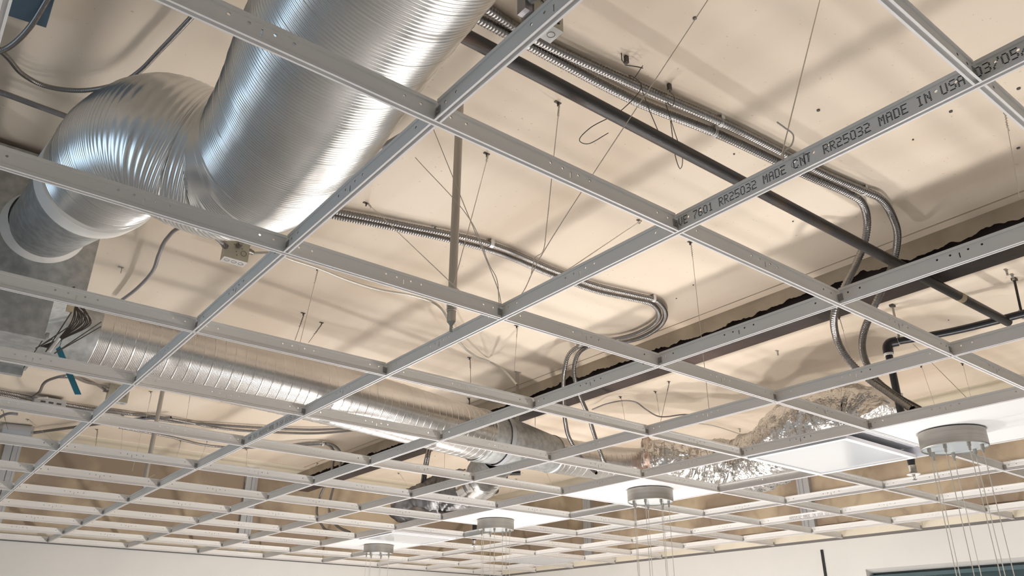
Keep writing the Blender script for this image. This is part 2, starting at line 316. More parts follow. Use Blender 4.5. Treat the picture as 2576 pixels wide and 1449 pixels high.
def web_material():                # painted web punched with hanger holes and slots
    m, nt, p, out = nodes('punched_tee_web'); N = nt.nodes.new; Lk = nt.links.new
    p.inputs['Base Color'].default_value = (.74,.72,.69,1); p.inputs['Roughness'].default_value = .5
    tc = N('ShaderNodeTexCoord'); sp = N('ShaderNodeSeparateXYZ'); Lk(tc.outputs['Object'], sp.inputs[0])
    def mth(op, a, b=None):
        n = N('ShaderNodeMath'); n.operation = op
        for i, x in enumerate((a, b)):
            if x is None: continue
            if isinstance(x, (int, float)): n.inputs[i].default_value = x
            else: Lk(x, n.inputs[i])
        return n.outputs[0]
    t = mth('PINGPONG', mth('ADD', sp.outputs[0], G*20), G/2)      # 0 at a crossing, G/2 at mid bay
    z = sp.outputs[2]
    def hole(c, zc, r):
        a = mth('SUBTRACT', t, c); b = mth('SUBTRACT', z, zc)
        return mth('LESS_THAN', mth('ADD', mth('MULTIPLY', a, a), mth('MULTIPLY', b, b)), r*r)
    k = hole(.030, .026, .0027)
    for c, zc in ((.062,.027), (G/2-.020,.028), (G/2-.050,.028)): k = mth('MAXIMUM', k, hole(c, zc, .0027))
    slot = mth('MULTIPLY', mth('GREATER_THAN', t, G/2-.0014), mth('LESS_THAN', mth('ABSOLUTE', mth('SUBTRACT', z, .021)), .0065))
    k = mth('MAXIMUM', k, slot)
    tr = N('ShaderNodeBsdfTransparent'); mx = N('ShaderNodeMixShader')
    Lk(k, mx.inputs[0]); Lk(p.outputs[0], mx.inputs[1]); Lk(tr.outputs[0], mx.inputs[2]); Lk(mx.outputs[0], out.inputs[0])
    return m
M['web'] = web_material()

# ---------------------------------------------------------------- room shell
WX, WY = 8.68*G, 11.05*G
DZ = .84
b = MB(); b.box((-7,-7,-2.85), (WX+.6,WY+.6,-2.75)); o = struct(b.build('floor', M['floor'], smooth=False))
b = MB(); b.box((-3.2,-3.6,DZ), (WX+.3,WY+.3,DZ+.12)); o = struct(b.build('ceiling', M['deck'], smooth=False))
b = MB(); b.box((-7,WY,-2.75), (WX+.3,WY+.12,-.008)); struct(b.build('wall_left', M['white'], smooth=False))
b = MB(); b.box((WX,-7,-.232), (WX+.12,WY,-.008)); struct(b.build('wall_right', M['white'], smooth=False))
b = MB(); b.box((-3.2,WY+.03,-.008), (WX+.3,WY+.15,DZ)); struct(b.build('wall_left_upper', M['oldwall'], smooth=False))
b = MB(); b.box((WX+.03,-3.6,-.008), (WX+.15,WY+.03,DZ)); struct(b.build('wall_right_upper', M['oldwall'], smooth=False))
# header return and glazed band under the right wall
b = MB(); b.prism([(WX,-.232),(WX+.10,-.262),(WX+.12,-.262),(WX+.12,-.232)], 'y', -7, WY); struct(b.build('trim_1', M['white'], smooth=False))
b = MB(); b.box((WX+.10,-7,-1.9), (WX+.12,2.30,-.262)); struct(b.build('window_1', M['teal'], smooth=False))
b = MB(); b.box((WX,2.30,-2.75), (WX+.12,WY,-.232)); b.box((WX,-7,-2.75), (WX+.12,2.3,-1.9)); struct(b.build('wall_right_lower', M['white'], smooth=False))
b = MB(); b.box((WX+.04,-7,-.30), (WX+.10,2.30,-.275)); struct(b.build('window_2_frame', mat('teal_frame', (.06,.10,.11), .4), smooth=False))
b = MB(); b.box((WX-.006,2.618,-.262), (WX+.0,2.640,-.067)); tag(b.build('gap_strip', M['blackpipe'], smooth=False), 'short black vertical strip set in the white right wall', 'strip')
def ragged(name, axis, a, b_, plane, seed, label):
    m = MB(); n = 160; vs = []
    for k in range(n+1):
        t = a+(b_-a)*k/n; h = .098+.014*noise.noise((t*3.1+seed, seed, 0))+.012*noise.noise((t*14+seed, 3, 0))
        for (d, z) in ((0,.012),(0,h),(.016,h+.004),(.016,.012)):
            vs.append((t, plane+d, z) if axis == 'x' else (plane+d, t, z))
    fs = [(i*4+j, i*4+(j+1) % 4, i*4+4+(j+1) % 4, i*4+4+j) for i in range(n) for j in range(4)]
    m.add(vs, fs); o = m.build(name, M['drywall'], smooth=False); o['kind'] = 'structure'; return o
ragged('trim_2', 'x', -3.2, WX, WY, 1.3, ''); ragged('trim_3', 'y', -3.6, WY, WX, 7.7, '')
b = MB(); b.box((-3.2,WY+.004,-.008), (WX,WY+.03,.012)); struct(b.build('trim_4', M['wallstrip'], smooth=False))
b = MB(); b.box((WX+.004,-3.6,-.008), (WX+.03,WY+.004,.012)); struct(b.build('trim_5', M['wallstrip'], smooth=False))
# pale deck strips painting brighter light along walls, a board seam and nail heads
b = MB(); b.box((-3.2,WY-.30,DZ-.004), (WX,WY+.03,DZ)); b.box((WX-.30,-3.6,DZ-.004), (WX+.03,WY-.3,DZ)); struct(b.build('trim_6', mat('lit_deck_strip', (.78,.70,.55), .7), smooth=False))
b = MB(); b.prism([(.16,-1.2),(.36,-1.2),(.385,1.02),(.20,1.02)], 'z', DZ-.003, DZ); struct(b.build('trim_7', M['deck'], smooth=False))
b = MB(); b.box((4.30*G,-3.4,DZ-.0035),(4.30*G+.004,WY,DZ)); struct(b.build('trim_8', M['plaster'], smooth=False))
b = MB()
for k in range(20):
    x, y = random.uniform(-.6,4.8), random.uniform(-.6,6.2); b.lathe([(0,0),(.0035,0),(.0035,.003)], (x, y, DZ-.003), 8)
for (x, y) in [(1.9,-.15),(1.95,-.34),(2.25,-.42),(2.3,-.2),(1.55,.12),(.9,.1)]: b.lathe([(0,0),(.006,0),(.006,.003)], (x, y, DZ-.003), 8)
o = b.build('nail_heads', M['darkwire']); tag(o, 'scattered dark nail heads and small holes in the tan ceiling', 'nails', kind='stuff')
# ---------------------------------------------------------------- steel beam with torn plaster edge
b = MB(); x0, x1 = 4.42*G, 4.66*G
b.prism([(x0,.672),(x1,.672),(x1,.684),((x0+x1)/2+.005,.69),((x0+x1)/2+.005,.83),(x1,.834),(x1,.84),(x0,.84),(x0,.834),((x0+x1)/2-.005,.83),((x0+x1)/2-.005,.69),(x0,.684)], 'y', -3.4, WY+.03)
beam = b.build('steel_beam', M['beam'], angle=20); beam['kind'] = 'structure'; tag(beam, 'dark rusty steel beam crossing under the tan ceiling', 'beam')
m = MB(); n = 1600; vs = []
for k in range(n+1):
    t = -3.4+(WY+3.4)*k/n; h = .770+.030*noise.noise((t*1.7, 2, 0))+.018*noise.noise((t*7, 5, 0))+.014*noise.noise((t*23, 9, 0))+.006*noise.noise((t*60, 4, 0))
    for (d, z) in ((-.006,.84),(-.006,.822),(-.003,h),(.004,h+.003),(.004,.84)): vs.append((x0+d, t, z))
m.add(vs, [(i*5+j, i*5+(j+1) % 5, i*5+5+(j+1) % 5, i*5+5+j) for i in range(n) for j in range(5)])
o = m.build('torn_plaster', M['plaster'], beam, smooth=False); o['label'] = 'ragged plaster edge along the beam, coloured as in shade'

# ---------------------------------------------------------------- the ceiling grid
WEB = [(-.0008,.0075),(.0008,.0075),(.0008,.0365),(.0030,.0372),(.0030,.0440),(-.0030,.0440),(-.0030,.0372),(-.0008,.0365)]
FLG = [(-.00715,0),(-.0033,0),(-.0033,.0062),(.0033,.0062),(.0033,0),(.00715,0),(.00715,.0013),(.0045,.0020),(.0042,.0080),(-.0042,.0080),(-.0045,.0020),(-.00715,.0013)]
def tee_meshes(a, b_):
    w = MB(); w.prism(WEB, 'x', a, b_); c = MB(); c.prism(FLG, 'x', a, b_); return w, c
def fcam(x, y, z):
    d = Vector((x, y, z))-CAMPOS; w = d.dot(f)
    return None if w < .15 else (1288+1986.74*d.dot(cx)/w, 724.5-1986.74*d.dot(cy)/w)
def seen(p, q, pad=260):
    for k in range(9):
        s = Vector(p).lerp(Vector(q), k/8); u = fcam(*s)
        if u and -pad < u[0] < 2576+pad and -pad < u[1] < 1449+pad: return True
    return False
FONT = {'A':'01110 10001 10001 11111 10001 10001 10001','V':'10001 10001 10001 10001 10001 01010 00100','E':'11111 10000 10000 11110 10000 10000 11111',
 '7':'11111 00001 00010 00100 01000 01000 01000','6':'01110 10000 10000 11110 10001 10001 01110','0':'01110 10001 10001 10001 10001 10001 01110','1':'00100 01100 00100 00100 00100 00100 01110',
 'R':'11110 10001 10001 11110 10100 10010 10001','2':'11110 00001 00001 01110 10000 10000 11111','5':'11111 10000 10000 11110 00001 00001 11110','3':'11110 00001 00001 01110 00001 00001 11110',
 'M':'10001 11011 10101 10101 10001 10001 10001','D':'11110 10001 10001 10001 10001 10001 11110','I':'01110 00100 00100 00100 00100 00100 01110','N':'10001 11001 10101 10101 10011 10001 10001',
 'U':'10001 10001 10001 10001 10001 10001 01110','S':'01111 10000 10000 01110 00001 00001 11110','/':'00001 00001 00010 00100 01000 10000 10000','C':'01110 10001 10000 10000 10000 10001 01110','T':'11111 00100 00100 00100 00100 00100 00100'}
def lettering(mb, text, y0, xface, pitch=.0132, z0=.0145, h=.0168):
    # dot lettering on the face of a main tee that looks toward -x; reads along -y
    for i, ch in enumerate(text):
        if ch not in FONT: continue
        for r, row in enumerate(FONT[ch].split()):
            for c, bit in enumerate(row):
                if bit == '1':
                    y = y0-i*pitch-c*pitch*.155; z = z0+h*(6-r)/6
                    mb.add([(xface, y+.00160*math.cos(t_), z+.00100*math.sin(t_)) for t_ in [math.pi/4*q for q in range(8)]], [tuple(range(8))])
MAIN = {-1:'white main tee cutting across the top left corner of the ceiling', 1:'long white main tee stamped with large black dot lettering, from lower left to upper right',
        3:'long white main tee bordering the near side of the pendant tiles', 5:'long white main tee bordering the far side of the pendant tiles', 7:'last white main tee before the right wall, stamped near its right end'}
for i, lab in MAIN.items():
    a, c_ = -3.4, WY
    # local x runs along the tee; rotated so that local x = world y
    w, fl = tee_meshes(-2*G-1.2, WY-.004)
    root = w.build('main_tee', M['web'], angle=20); root.location = (i*G, 0, 0); root.rotation_euler = (0,0,math.pi/2)
    fl.build('bottom_flange', M['tee'], root, angle=20)
    tag(root, lab, 'ceiling tee', 'main tees of the ceiling grid')
    if i in (1, 7):
        t = MB(); xf = .00115
        def put(text, y): lettering(t, text, y, -xf)
        if i == 1:
            put('AVE 7601 RR25032 MADE', .008); put('RR25032 MADE IN USA 03/05/15', -.345)
            put('AVE 7601 RR25032 MADE IN USA 03/05/15', 3.93*G)
            for y_, ch in ((-.283,'C'),(-.297,'N'),(-.309,'T')): lettering(t, ch, y_, -xf)
            for k in range(40):                                 # oval ring of the splice mark
                an = 2*math.pi*k/40; t.disc((-xf, -.297+.019*math.cos(an), .024+.0125*math.sin(an)), .0007, 5, 'x')
            for k in range(26): t.disc((-xf, -.306, .009+.034*k/25), .0006, 5, 'x')
        else:
            put('RR25032 MADE IN USA 03/05/15', 3.62*G)
        o = t.build('stamped_lettering', M['ink'], root, smooth=False); o['label'] = 'black dot lettering stamped on the web'
        o.matrix_parent_inverse = Matrix.Rotation(-math.pi/2, 4, 'Z')
# cross tees: built once per length, then copied
def tee_proto(L):
    w, fl = tee_meshes(.0075, L-.0075); wo = w.build('cross_tee', M['web'], angle=20); fo = fl.build('bottom_flange', M['tee'], wo, angle=20)
    parts = [fo]
    for x in (.009, L-.009):
        c = MB()
        for s in (-1, 1):
            y0_, y1_ = sorted((s*.0010, s*.0022)); c.box((x-.0065,y0_,.0095), (x+.0065,y1_,.0285))
            c.lathe([(.0016,0),(.0016,.0)], (x,0,0), 3)
            for zz in (.014,.022): c.box((x-.003,min(s*.0022,s*.0036),zz), (x+.003,max(s*.0022,s*.0036),zz+.004))
        parts.append(c.build('end_clip', M['clip'], wo, smooth=False))
    return wo, parts
PROTO = {}
ORD = ['','first','second','third','fourth','fifth','sixth','seventh','eighth','ninth','tenth','eleventh','twelfth','thirteenth','fourteenth']
def cross(L, loc, rz, label, group):
    key = round(L,3)
    if key not in PROTO:
        PROTO[key] = tee_proto(L); root, parts = PROTO[key]
    else:
        src, sp_ = PROTO[key]; root = src.copy(); COL.objects.link(root)
        for q in sp_:
            d = q.copy(); COL.objects.link(d); d.parent = root
    root.location = loc; root.rotation_euler = (0,0,rz); tag(root, label, 'ceiling tee', group)
BAY = {-1:'before the stamped main tee', 1:'just past the stamped main tee', 3:'in the bay of pendant tiles', 5:'just behind the pendant tiles', 7:'touching the right wall'}
for j in range(-3, 12):
    for i in (-1,1,3,5,7):
        L = 2*G if i < 7 else WX-7*G
        if j*G > WY: continue
        if not seen((i*G,j*G,.02), (i*G+L,j*G,.02)): continue
        cross(L, (i*G,j*G,0), 0, f'long white cross tee {BAY[i]}, {ORD[12-j] if 12-j < 15 else "last"} row from the left wall', 'long cross tees '+BAY[i])
ROW = {0:'before the stamped main tee', 2:'past the stamped main tee', 4:'beside the pendant tiles', 6:'behind the pendant tiles', 8:'next to the right wall'}
for i in (0,2,4,6,8):
    for j in range(-3, 11):
        if not seen((i*G,j*G,.02), (i*G,j*G+G,.02)): continue
        y1 = G if j < 11 else .05
        cross(G, (i*G,j*G,0), math.pi/2, f'short white cross tee {ROW[i]}, {ORD[11-j]} from the left wall', 'short cross tees '+ROW[i])

# ---------------------------------------------------------------- ducts
def ribbed(path, R, pitch, amp, seam=0, seam_amp=0, nseg=48, step=None, squash=None, rs=None):
    step = step or pitch/4; pts = spline(path, step); rad = []; n = len(pts)
    for i in range(n):
        s = i*step; r = (R if rs is None else rs(i/(n-1)))
        r += amp*math.sin(2*math.pi*s/pitch)
        if seam:
            ph = (s/seam) % 1
            if ph < .10: r += seam_amp*math.sin(math.pi*ph/.10)
        rad.append(r)
    mb = MB(); mb.tube(pts, rad, nseg, False, disp=squash); return mb
def dent(i, an, p): return .006*noise.noise(p*4.0)+.0016*noise.noise(p*15)
o = ribbed(D['duct1'], .183, .0085, .0013, .068, .0009, 72, squash=dent, rs=lambda t: .183-.026*max(0,(t-.62)/.38)).build('flexible_duct', M['alu'], angle=80)
duct1 = tag(o, 'big ribbed aluminium flexible duct bending from top centre to the metal box at left', 'duct')
c0, c1 = Vector(D['collar1'][0]), Vector(D['collar1'][2]); dirc = (c1-c0).normalized()
b = MB(); b.tube([c0-dirc*.085, c0-dirc*.08, c0-dirc*.07, c0+dirc*.01, c0+dirc*.03], [.150,.1635,.1645,.1615,.139], 56, False)
b.build('tape_band', M['tape'], duct1)
# plenum box
PL = [(-1.6,.15),(-.275,.15),(-.275,.30),(-.185,.34),(-.185,.81),(-1.6,.81)]
b = MB(); b.prism([(p[0],p[1]) for p in PL], 'y', 1.98, 2.42)
pl = b.build('plenum_box', M['galv'], angle=20); tag(pl, 'grey galvanised sheet metal plenum box at the left edge', 'duct box')
b = MB(); b.tube([c0+dirc*.06, c1+dirc*.03], [.142,.113], 56, False); b.build('round_collar', M['galv'], pl)
b = MB(); e = Vector((c1.x, 1.98, c1.z)); b.tube([e-Vector((0,.055,0)), e-Vector((0,.03,0)), e+Vector((0,.004,0))], [.117,.121,.138], 56, False); b.build('sealant_ring', M['tape'], pl)
b = MB(); b.box((-1.6,1.965,.138), (-.27,1.985,.152)); b.box((-1.6,2.40,.125), (-.27,2.425,.15)); b.box((-.272,1.98,.15), (-.262,2.42,.168)); b.build('seam_flange', M['galv'], pl, smooth=False)
# long spiral duct
d2 = ribbed(D['duct2'], .150, .0062, .00022, .047, .0012, 64).build('spiral_duct', M['alu2'], angle=80)
tag(d2, 'long silvery spiral duct running from the metal box to the centre of the ceiling', 'duct')
p0 = Vector(D['duct2'][0]); p1 = Vector(D['duct2'][1]); t = (p1-p0).normalized()
b = MB(); b.tube([p0-t*.25, p0+t*.05], [.155,.155], 48, False); b.build('start_collar', M['galv'], d2)
q0, q1, q2 = [Vector(v) for v in D['taper']]
t = (q1-q0).normalized()
tp = MB(); tp.tube(spline([q0-t*.08, q0, q1, q2, q2+t*.02], .03), [.153+(.118-.153)*max(0,min(1,(k-3)/20)) for k in range(len(spline([q0-t*.08, q0, q1, q2, q2+t*.02], .03)))], 56, False)
tp = tp.build('duct_reducer', M['galv'], angle=60); tag(tp, 'dull grey galvanised reducer joining the spiral ducts near the beam', 'duct fitting')
b = MB()
for k, rr in ((-.06,.158),(-.03,.157)): b.tube([q0+t*(k-.006), q0+t*k, q0+t*(k+.006)], [rr-.004,rr,rr-.004], 48, False)
t2 = (q2-q1).normalized(); b.tube([q2-t2*.012, q2-t2*.004, q2+t2*.006], [.118,.123,.118], 48, False); b.build('crimped_ring', M['galv'], tp)
b = MB(); c = q0+t*.10; b.tube([c-t*.018, c+t*.018], [.158,.155], 48, False); o = b.build('hanger_strap', M['stud'], tp); o['label'] = 'pale metal strap round the reducer'
d3 = ribbed(D['duct3'], .116, .0062, .00022, .047, .0012, 56).build('spiral_duct', M['alu2'], angle=80)
tag(d3, 'short silvery spiral duct between the grey reducer and the foil wrapped duct', 'duct')
# branch
bg = [Vector(v) for v in D['branch_galv']]
b = MB(); b.tube(spline(bg, .02), [.150-.028*k/ max(1,len(spline(bg,.02))-1) for k in range(len(spline(bg,.02)))], 40, False)
bo = b.build('branch_takeoff', M['galv'], angle=60); tag(bo, 'grey galvanised takeoff slanting down from the reducer', 'duct fitting')
def crum(a1, a2, s1, s2):
    return lambda i, an, p: a1*noise.noise(p*s1)+a2*noise.noise(p*s2+Vector((3,1,7)))
bs = spline(D['branch_shiny'], .006); b = MB(); b.tube(bs, .128, 48, False, disp=crum(.008,.003,9,40))
bf = b.build('branch_duct', mat('shiny_foil_tape', (.84,.83,.82), .2, 1.0, bump=.2, bscale=20)); tag(bf, 'short branch duct with shiny taped elbow and dark foil insulation below the reducer', 'duct')
pf = spline(D['branch_foil'], .006); b = MB()
b.tube(pf, [.135+.012*math.sin(k*.9/6) for k in range(len(pf))], 56, True, disp=crum(.018,.012,9,48)); o = b.build('insulation_wrap', M['insul'], bf, angle=80); o['label'] = 'dark wrinkled foil insulation'
b = MB(); b.tube(spline([(2.50,4.45,.165),(2.52,4.42,.155),(2.58,4.32,.145),(2.66,4.18,.14),(2.70,4.12,.14)], .008), [.07*min(1,.45+k*.06,.45+max(0,44-k)*.06) for k in range(len(spline([(2.50,4.45,.165),(2.52,4.42,.155),(2.58,4.32,.145),(2.66,4.18,.14),(2.70,4.12,.14)], .008)))], 40, True, disp=crum(.012,.004,9,30)); o = b.build('register_boot', M['insul'], bf, angle=50)
# foil wrapped flexible duct
pf = spline(D['foil'], .0065); n = len(pf)
def frad(k):
    t = k/(n-1); return .124+.056*min(1,t*3.2)-.02*max(0,(t-.8)*4)
def crumple(i, an, p):
    w = noise.noise(p*7)*.016+noise.noise(p*19+Vector((5,2,1)))*.012
    w += .012*abs(noise.noise(Vector((i*.22, an*1.1, 3))))+.009*noise.noise(Vector((i*.6, an*1.6, 9)))
    return w
b = MB(); b.tube(pf, [frad(k) for k in range(n)], 110, True, disp=crumple)
fo = b.build('foil_duct', M['foil'], angle=30); tag(fo, 'crumpled silver foil wrapped flexible duct curving above the open light panel', 'duct')
b = MB(); b.tube(spline(D['foil'], .008)[:9], [.118,.132,.146,.152,.150,.152,.146,.140,.128], 64, True, disp=crum(.045,.022,13,45)); o = b.build('torn_end', mat('torn_fibreglass', (.45,.28,.22), .7, var=(.75,.62,.52), vscale=18, bump=.6, bscale=30), fo, angle=30); o['label'] = 'ragged pinkish brown torn insulation end'

# ---------------------------------------------------------------- sprinkler pipes
b = MB(); b.tube([(-.05,.388,.64),(3.45,.352,.64)], .0205, 24); o = b.build('sprinkler_pipe', M['black']); pipe1 = tag(o, 'long straight rusty black pipe crossing diagonally under the ceiling', 'pipe')
b = MB(); b.cyl((2.955,.357,.64),(2.995,.3566,.64), .0212, 24); o = b.build('pipe_band', M['paper'], pipe1); o['label'] = 'pale worn band on the black pipe'
def sprinkler(x, y, ze, pts, label):
    root = empty('sprinkler_drop', (x,y,-.05), label, 'sprinkler', 'sprinkler drops')
    b = MB(); b.tube(spline(pts, .05) if len(pts) > 2 else pts, .0185, 18); place(b.build('branch_pipe', M['blackpipe']), root)
    e = Vector(pts[-1]); d = (Vector(pts[-2])-e).normalized()
    b = MB(); arc = []
    for k in range(9):
        a = math.pi/2*k/8; c = e + Vector((0,0,-.03)) - d*0; arc.append(e+d*.03*(1-math.sin(a))+Vector((0,0,-.03*(1-math.cos(a)))))
    b.tube([e+d*.055]+arc+[e+Vector((0,0,-.055))], .0250, 20); place(b.build('pipe_elbow', M['blackpipe']), root)
    b = MB(); b.cyl((e.x,e.y,e.z-.052),(e.x,e.y,e.z-.066), .0235, 18); o = place(b.build('sealant_band', M['tape']), root); o['label'] = 'white thread sealant band'
    b = MB(); b.cyl((e.x,e.y,e.z-.05),(e.x,e.y,.055), .0180, 18); place(b.build('drop_pipe', M['blackpipe']), root)
    b = MB(); b.cyl((e.x,e.y,.06),(e.x,e.y,.015), .0200, 18, .015); place(b.build('reducer', M['blackpipe']), root)
    b = MB(); b.tube([(e.x,e.y,.018-k*.003) for k in range(14)], [.0165+.0015*(k % 2) for k in range(14)], 18); place(b.build('threaded_sleeve', M['emt']), root)
    b = MB(); b.lathe([(.010,-.018),(.028,-.022),(.031,-.026),(.026,-.028),(.010,-.024)], (e.x,e.y,0), 28); o = place(b.build('escutcheon', M['tee']), root); o['label'] = 'white escutcheon ring'
    b = MB(); b.cyl((e.x,e.y,-.02),(e.x,e.y,-.034), .006, 12)
    for s in (-1,1): b.tube([(e.x+s*.004,e.y,-.03),(e.x+s*.009,e.y,-.038),(e.x+s*.002,e.y,-.048)], .0016, 6)
    b.lathe([(0,-.049),(.010,-.049),(.010,-.051),(0,-.051)], (e.x,e.y,0), 16); place(b.build('sprinkler_head', M['nickel']), root)
    return root
sp1 = sprinkler(3.27,.86,.64, [(3.455,.20,.66),(3.38,.56,.645),(3.27,.86,.64)], 'black sprinkler drop with white escutcheon hanging below the open light panel')
b = MB(); b.cyl((3.54,4.21,.55),(3.54,4.21,DZ), .006, 8); rod2 = b.build('support_rod', M['emt'])
sp2 = sprinkler(3.29,4.47,.55, [(3.55,4.20,.55),(3.29,4.47,.55)], 'black sprinkler drop with white escutcheon behind the third pendant canopy')
place(rod2, sp2)
b = MB(); b.tube(spline([(2.93,4.03,.32),(3.10,4.02,.32),(3.17,4.03,.33),(3.20,4.06,.36),(3.21,4.07,.46)], .012), .019, 16)
o = b.build('pipe_elbow', M['blackpipe']); tag(o, 'short black pipe elbow beside the shiny taped branch duct', 'pipe')
def rod_hanger(p, q, label, mat_='black'):
    r = empty('pipe_hanger', q, label, 'pipe hanger', 'pipe hangers'); b = MB(); b.cyl(p, q, .006, 10); place(b.build('threaded_rod', M[mat_]), r)
    b = MB(); b.tube([(q[0]+.021*math.cos(a), q[1]+.004, q[2]-.020+.021*math.sin(a)) for a in [math.pi*2*k/20 for k in range(21)]], .004, 6, False); place(b.build('ring_strap', M['stud']), r)
    b = MB(); b.box((p[0]-.015,p[1]-.01,p[2]-.012), (p[0]+.015,p[1]+.01,p[2])); place(b.build('ceiling_bracket', M['darkwire'], smooth=False), r)
rod_hanger((3.44,.272,.84), (3.452,.285,.68), 'black threaded rod hanging from the ceiling at the right edge')
rod_hanger((3.29,.80,.84), (3.29,.80,.665), 'grey strap holding the black pipe just before its elbow', 'emt')

# ---------------------------------------------------------------- conduits and cables
def conduit(key, r, label, cat='conduit', m='flex', pitch=.0105, amp=.0017, n=10, group=None, name='flex_conduit', ends=None):
    pts = D[key]
    b = ribbed(pts, r, pitch, amp, 0, 0, n, pitch/3)
    return tag(b.build(name, M[m], angle=80), label, cat, group)
A = 'steel flexible conduit'
conduit('cond1a', .0140, 'upper of two ribbed steel conduits strapped along the ceiling above the black pipe', n=14)
conduit('cond1b', .0140, 'lower of two ribbed steel conduits beside the black pipe, drooping under the beam', n=14)
conduit('cond2a', .0115, 'outer of the paired steel conduits that loop back before the beam in mid ceiling', n=12)
conduit('cond2b', .0115, 'inner of the paired steel conduits that loop back before the beam in mid ceiling', n=12)
conduit('cond3a', .0105, 'upper steel conduit of the long pair crossing the far left ceiling')
conduit('cond3b', .0105, 'lower steel conduit of the long pair crossing the far left ceiling')
conduit('cond4a', .0100, 'short steel conduit running from the round coupling at far left')
conduit('cond4b', .0100, 'far steel conduit curving down in front of the beam end, left one')
conduit('cond4c', .0100, 'far steel conduit curving down in front of the beam end, right one')
conduit('cond5a', .0105, 'steel conduit dropping beneath the spiral duct to the dark branch, right one')
conduit('cond5b', .0105, 'steel conduit dropping beneath the spiral duct to the dark branch, left one')
C_ = dict(cat='cable', name='armored_cable', pitch=.006, amp=.0005, n=8)
conduit('cab_jb_left', .0080, 'grey armored cable arching left from the junction box under the big duct', m='greycable', **C_)
conduit('cab_jb_top', .0080, 'grey armored cable rising right from the junction box behind the big duct', m='greycable', **C_)
conduit('cab_white', .0062, 'thin pale armored cable wandering across mid ceiling past the grey post', m='whitecable', **C_)
conduit('cab_topleft', .0075, 'grey armored cable curving round the upper left ceiling beside the big duct', m='flex', **C_)
conduit('cab_left2', .0095, 'thick grey armored cable at the left edge leading behind the big duct', m='greycable', **C_)
conduit('cab_left3', .0080, 'armored cable crossing the upper left corner below the blue grey board', m='flex', **C_)
conduit('cab_dark_mid', .0085, 'dark armored cable emerging from the right side of the big duct', m='greycable', **C_)
conduit('cab_left4', .0100, 'dark cable stub leading to the round coupling at far left', m='greycable', **C_)
conduit('cab_jb3a', .0080, 'grey cable arching over to the yellowish junction box at left', m='flex', **C_)
conduit('cab_jb3b', .0080, 'second grey cable entering the yellowish junction box at left', m='flex', **C_)
C_.update(pitch=.02, amp=.0)
conduit('cab_r_loop', .0050, 'thin grey cable sagging in a wave behind the beam at centre right', m='greycable', **C_)
conduit('flatcable', .0045, 'thin pale cable slanting across the ceiling above the foil duct', m='whitecable', **C_)
# straps over conduits
def strap(x, y, z, label, r=.013, rz=0):
    b = MB(); arc = [(math.cos(a)*r, math.sin(a)*r) for a in [-math.pi*k/12 for k in range(13)]]
    poly = [(r,.022)]+arc+[(-r,.022),(-r-.001,.022)]+[(p[0]*1.12,p[1]*1.12) for p in reversed(arc)]+[(r+.001,.022)]
    b.prism(poly, 'x', -.009, .009); b.box((-.009, r, .017), (.009, r+.022, .0205)); o = b.build('conduit_strap', M['boxwhite'], angle=25)
    o.location = (x,y,z); o.rotation_euler = (0,0,rz); tag(o, label, 'strap', 'conduit straps'); return o
strap(1.325,.348,.818, 'bright steel strap clamping the upper conduit above the black pipe')
strap(1.355,.398,.818, 'bright steel strap clamping the lower conduit above the black pipe')
strap(1.245,1.53,.818, 'round steel strap on the mid ceiling conduit pair right of the grey post')
strap(2.235,1.49,.818, 'steel strap where the mid ceiling conduit pair starts its loop')
strap(2.335,2.15,.79, 'steel strap where the looped conduit pair turns down')
strap(2.11,.282,.818, 'small strap holding the upper conduit where it turns down right')
strap(2.275,5.30,.80, 'far strap on the conduits in front of the beam end')

# ---------------------------------------------------------------- junction boxes
def jbox(name, c, s, label, knock='y', face=None, extra=None, mt='box'):
    root = empty(name, c, label, 'junction box', 'junction boxes'); x, y, z = c; a, b_, h = s[0]/2, s[1]/2, s[2]/2
    m = MB(); m.box((x-a,y-b_,z-h), (x+a,y+b_,z+h)); place(m.build('box_body', M[mt], smooth=False), root)
    m = MB(); m.box((x-a,y-b_,z-h-.0015), (x+a,y+b_,z-h)); o = place(m.build('lit_bottom_face', M['boxwhite'], smooth=False), root); o['label'] = 'bottom face coloured bright as lit from below, with knockouts'  # underside brighter than the body: light from below put into its colour
    m = MB()
    for dx in (-.6,0,.6): m.tube([(x+dx*a+.011*math.cos(t_),y+.011*math.sin(t_),z-h-.002) for t_ in [2*math.pi*k/18 for k in range(19)]], .0007, 5, False)
    m.tube([(x+.55*a+.012*math.cos(t_),y-b_-.001,z-.3*h+.012*math.sin(t_)) for t_ in [2*math.pi*k/18 for k in range(19)]], .0008, 5, False)
    for (dx, dz) in ((-.35,.3),(.35,.1),(-.1,-.3),(0,-.6)): m.disc((x+dx*a,y-b_-.001,z+dz*h), .0025, 8, 'y')
    place(m.build('knockout', M['darkwire']), root)
    return root
j1 = jbox('junction_box', (.372,2.225,.785), (.102,.054,.104), 'square zinc junction box below the bend of the big duct')
for (p, q) in (((.32,2.20,.78),(.292,2.16,.77)), ((.425,2.22,.80),(.448,2.225,.80)), ((.372,2.197,.80),(.372,2.165,.80))):
    b = MB(); b.tube([p, Vector(p).lerp(Vector(q),.45), Vector(p).lerp(Vector(q),.46), q], [.013,.013,.0105,.0105], 12); place(b.build('cable_connector', M['flex']), j1)
j2 = jbox('junction_box', (.525,.330,.795), (.104,.056,.092), 'junction box with marker writing at the top beside the two conduits')
def strokes(mb, lines, o_, sx, sz, y):
    for ln in lines: mb.tube([(o_[0]+p[0]*sx, y, o_[1]+p[1]*sz) for p in ln], .0009, 5)
b = MB(); y = .330-.029
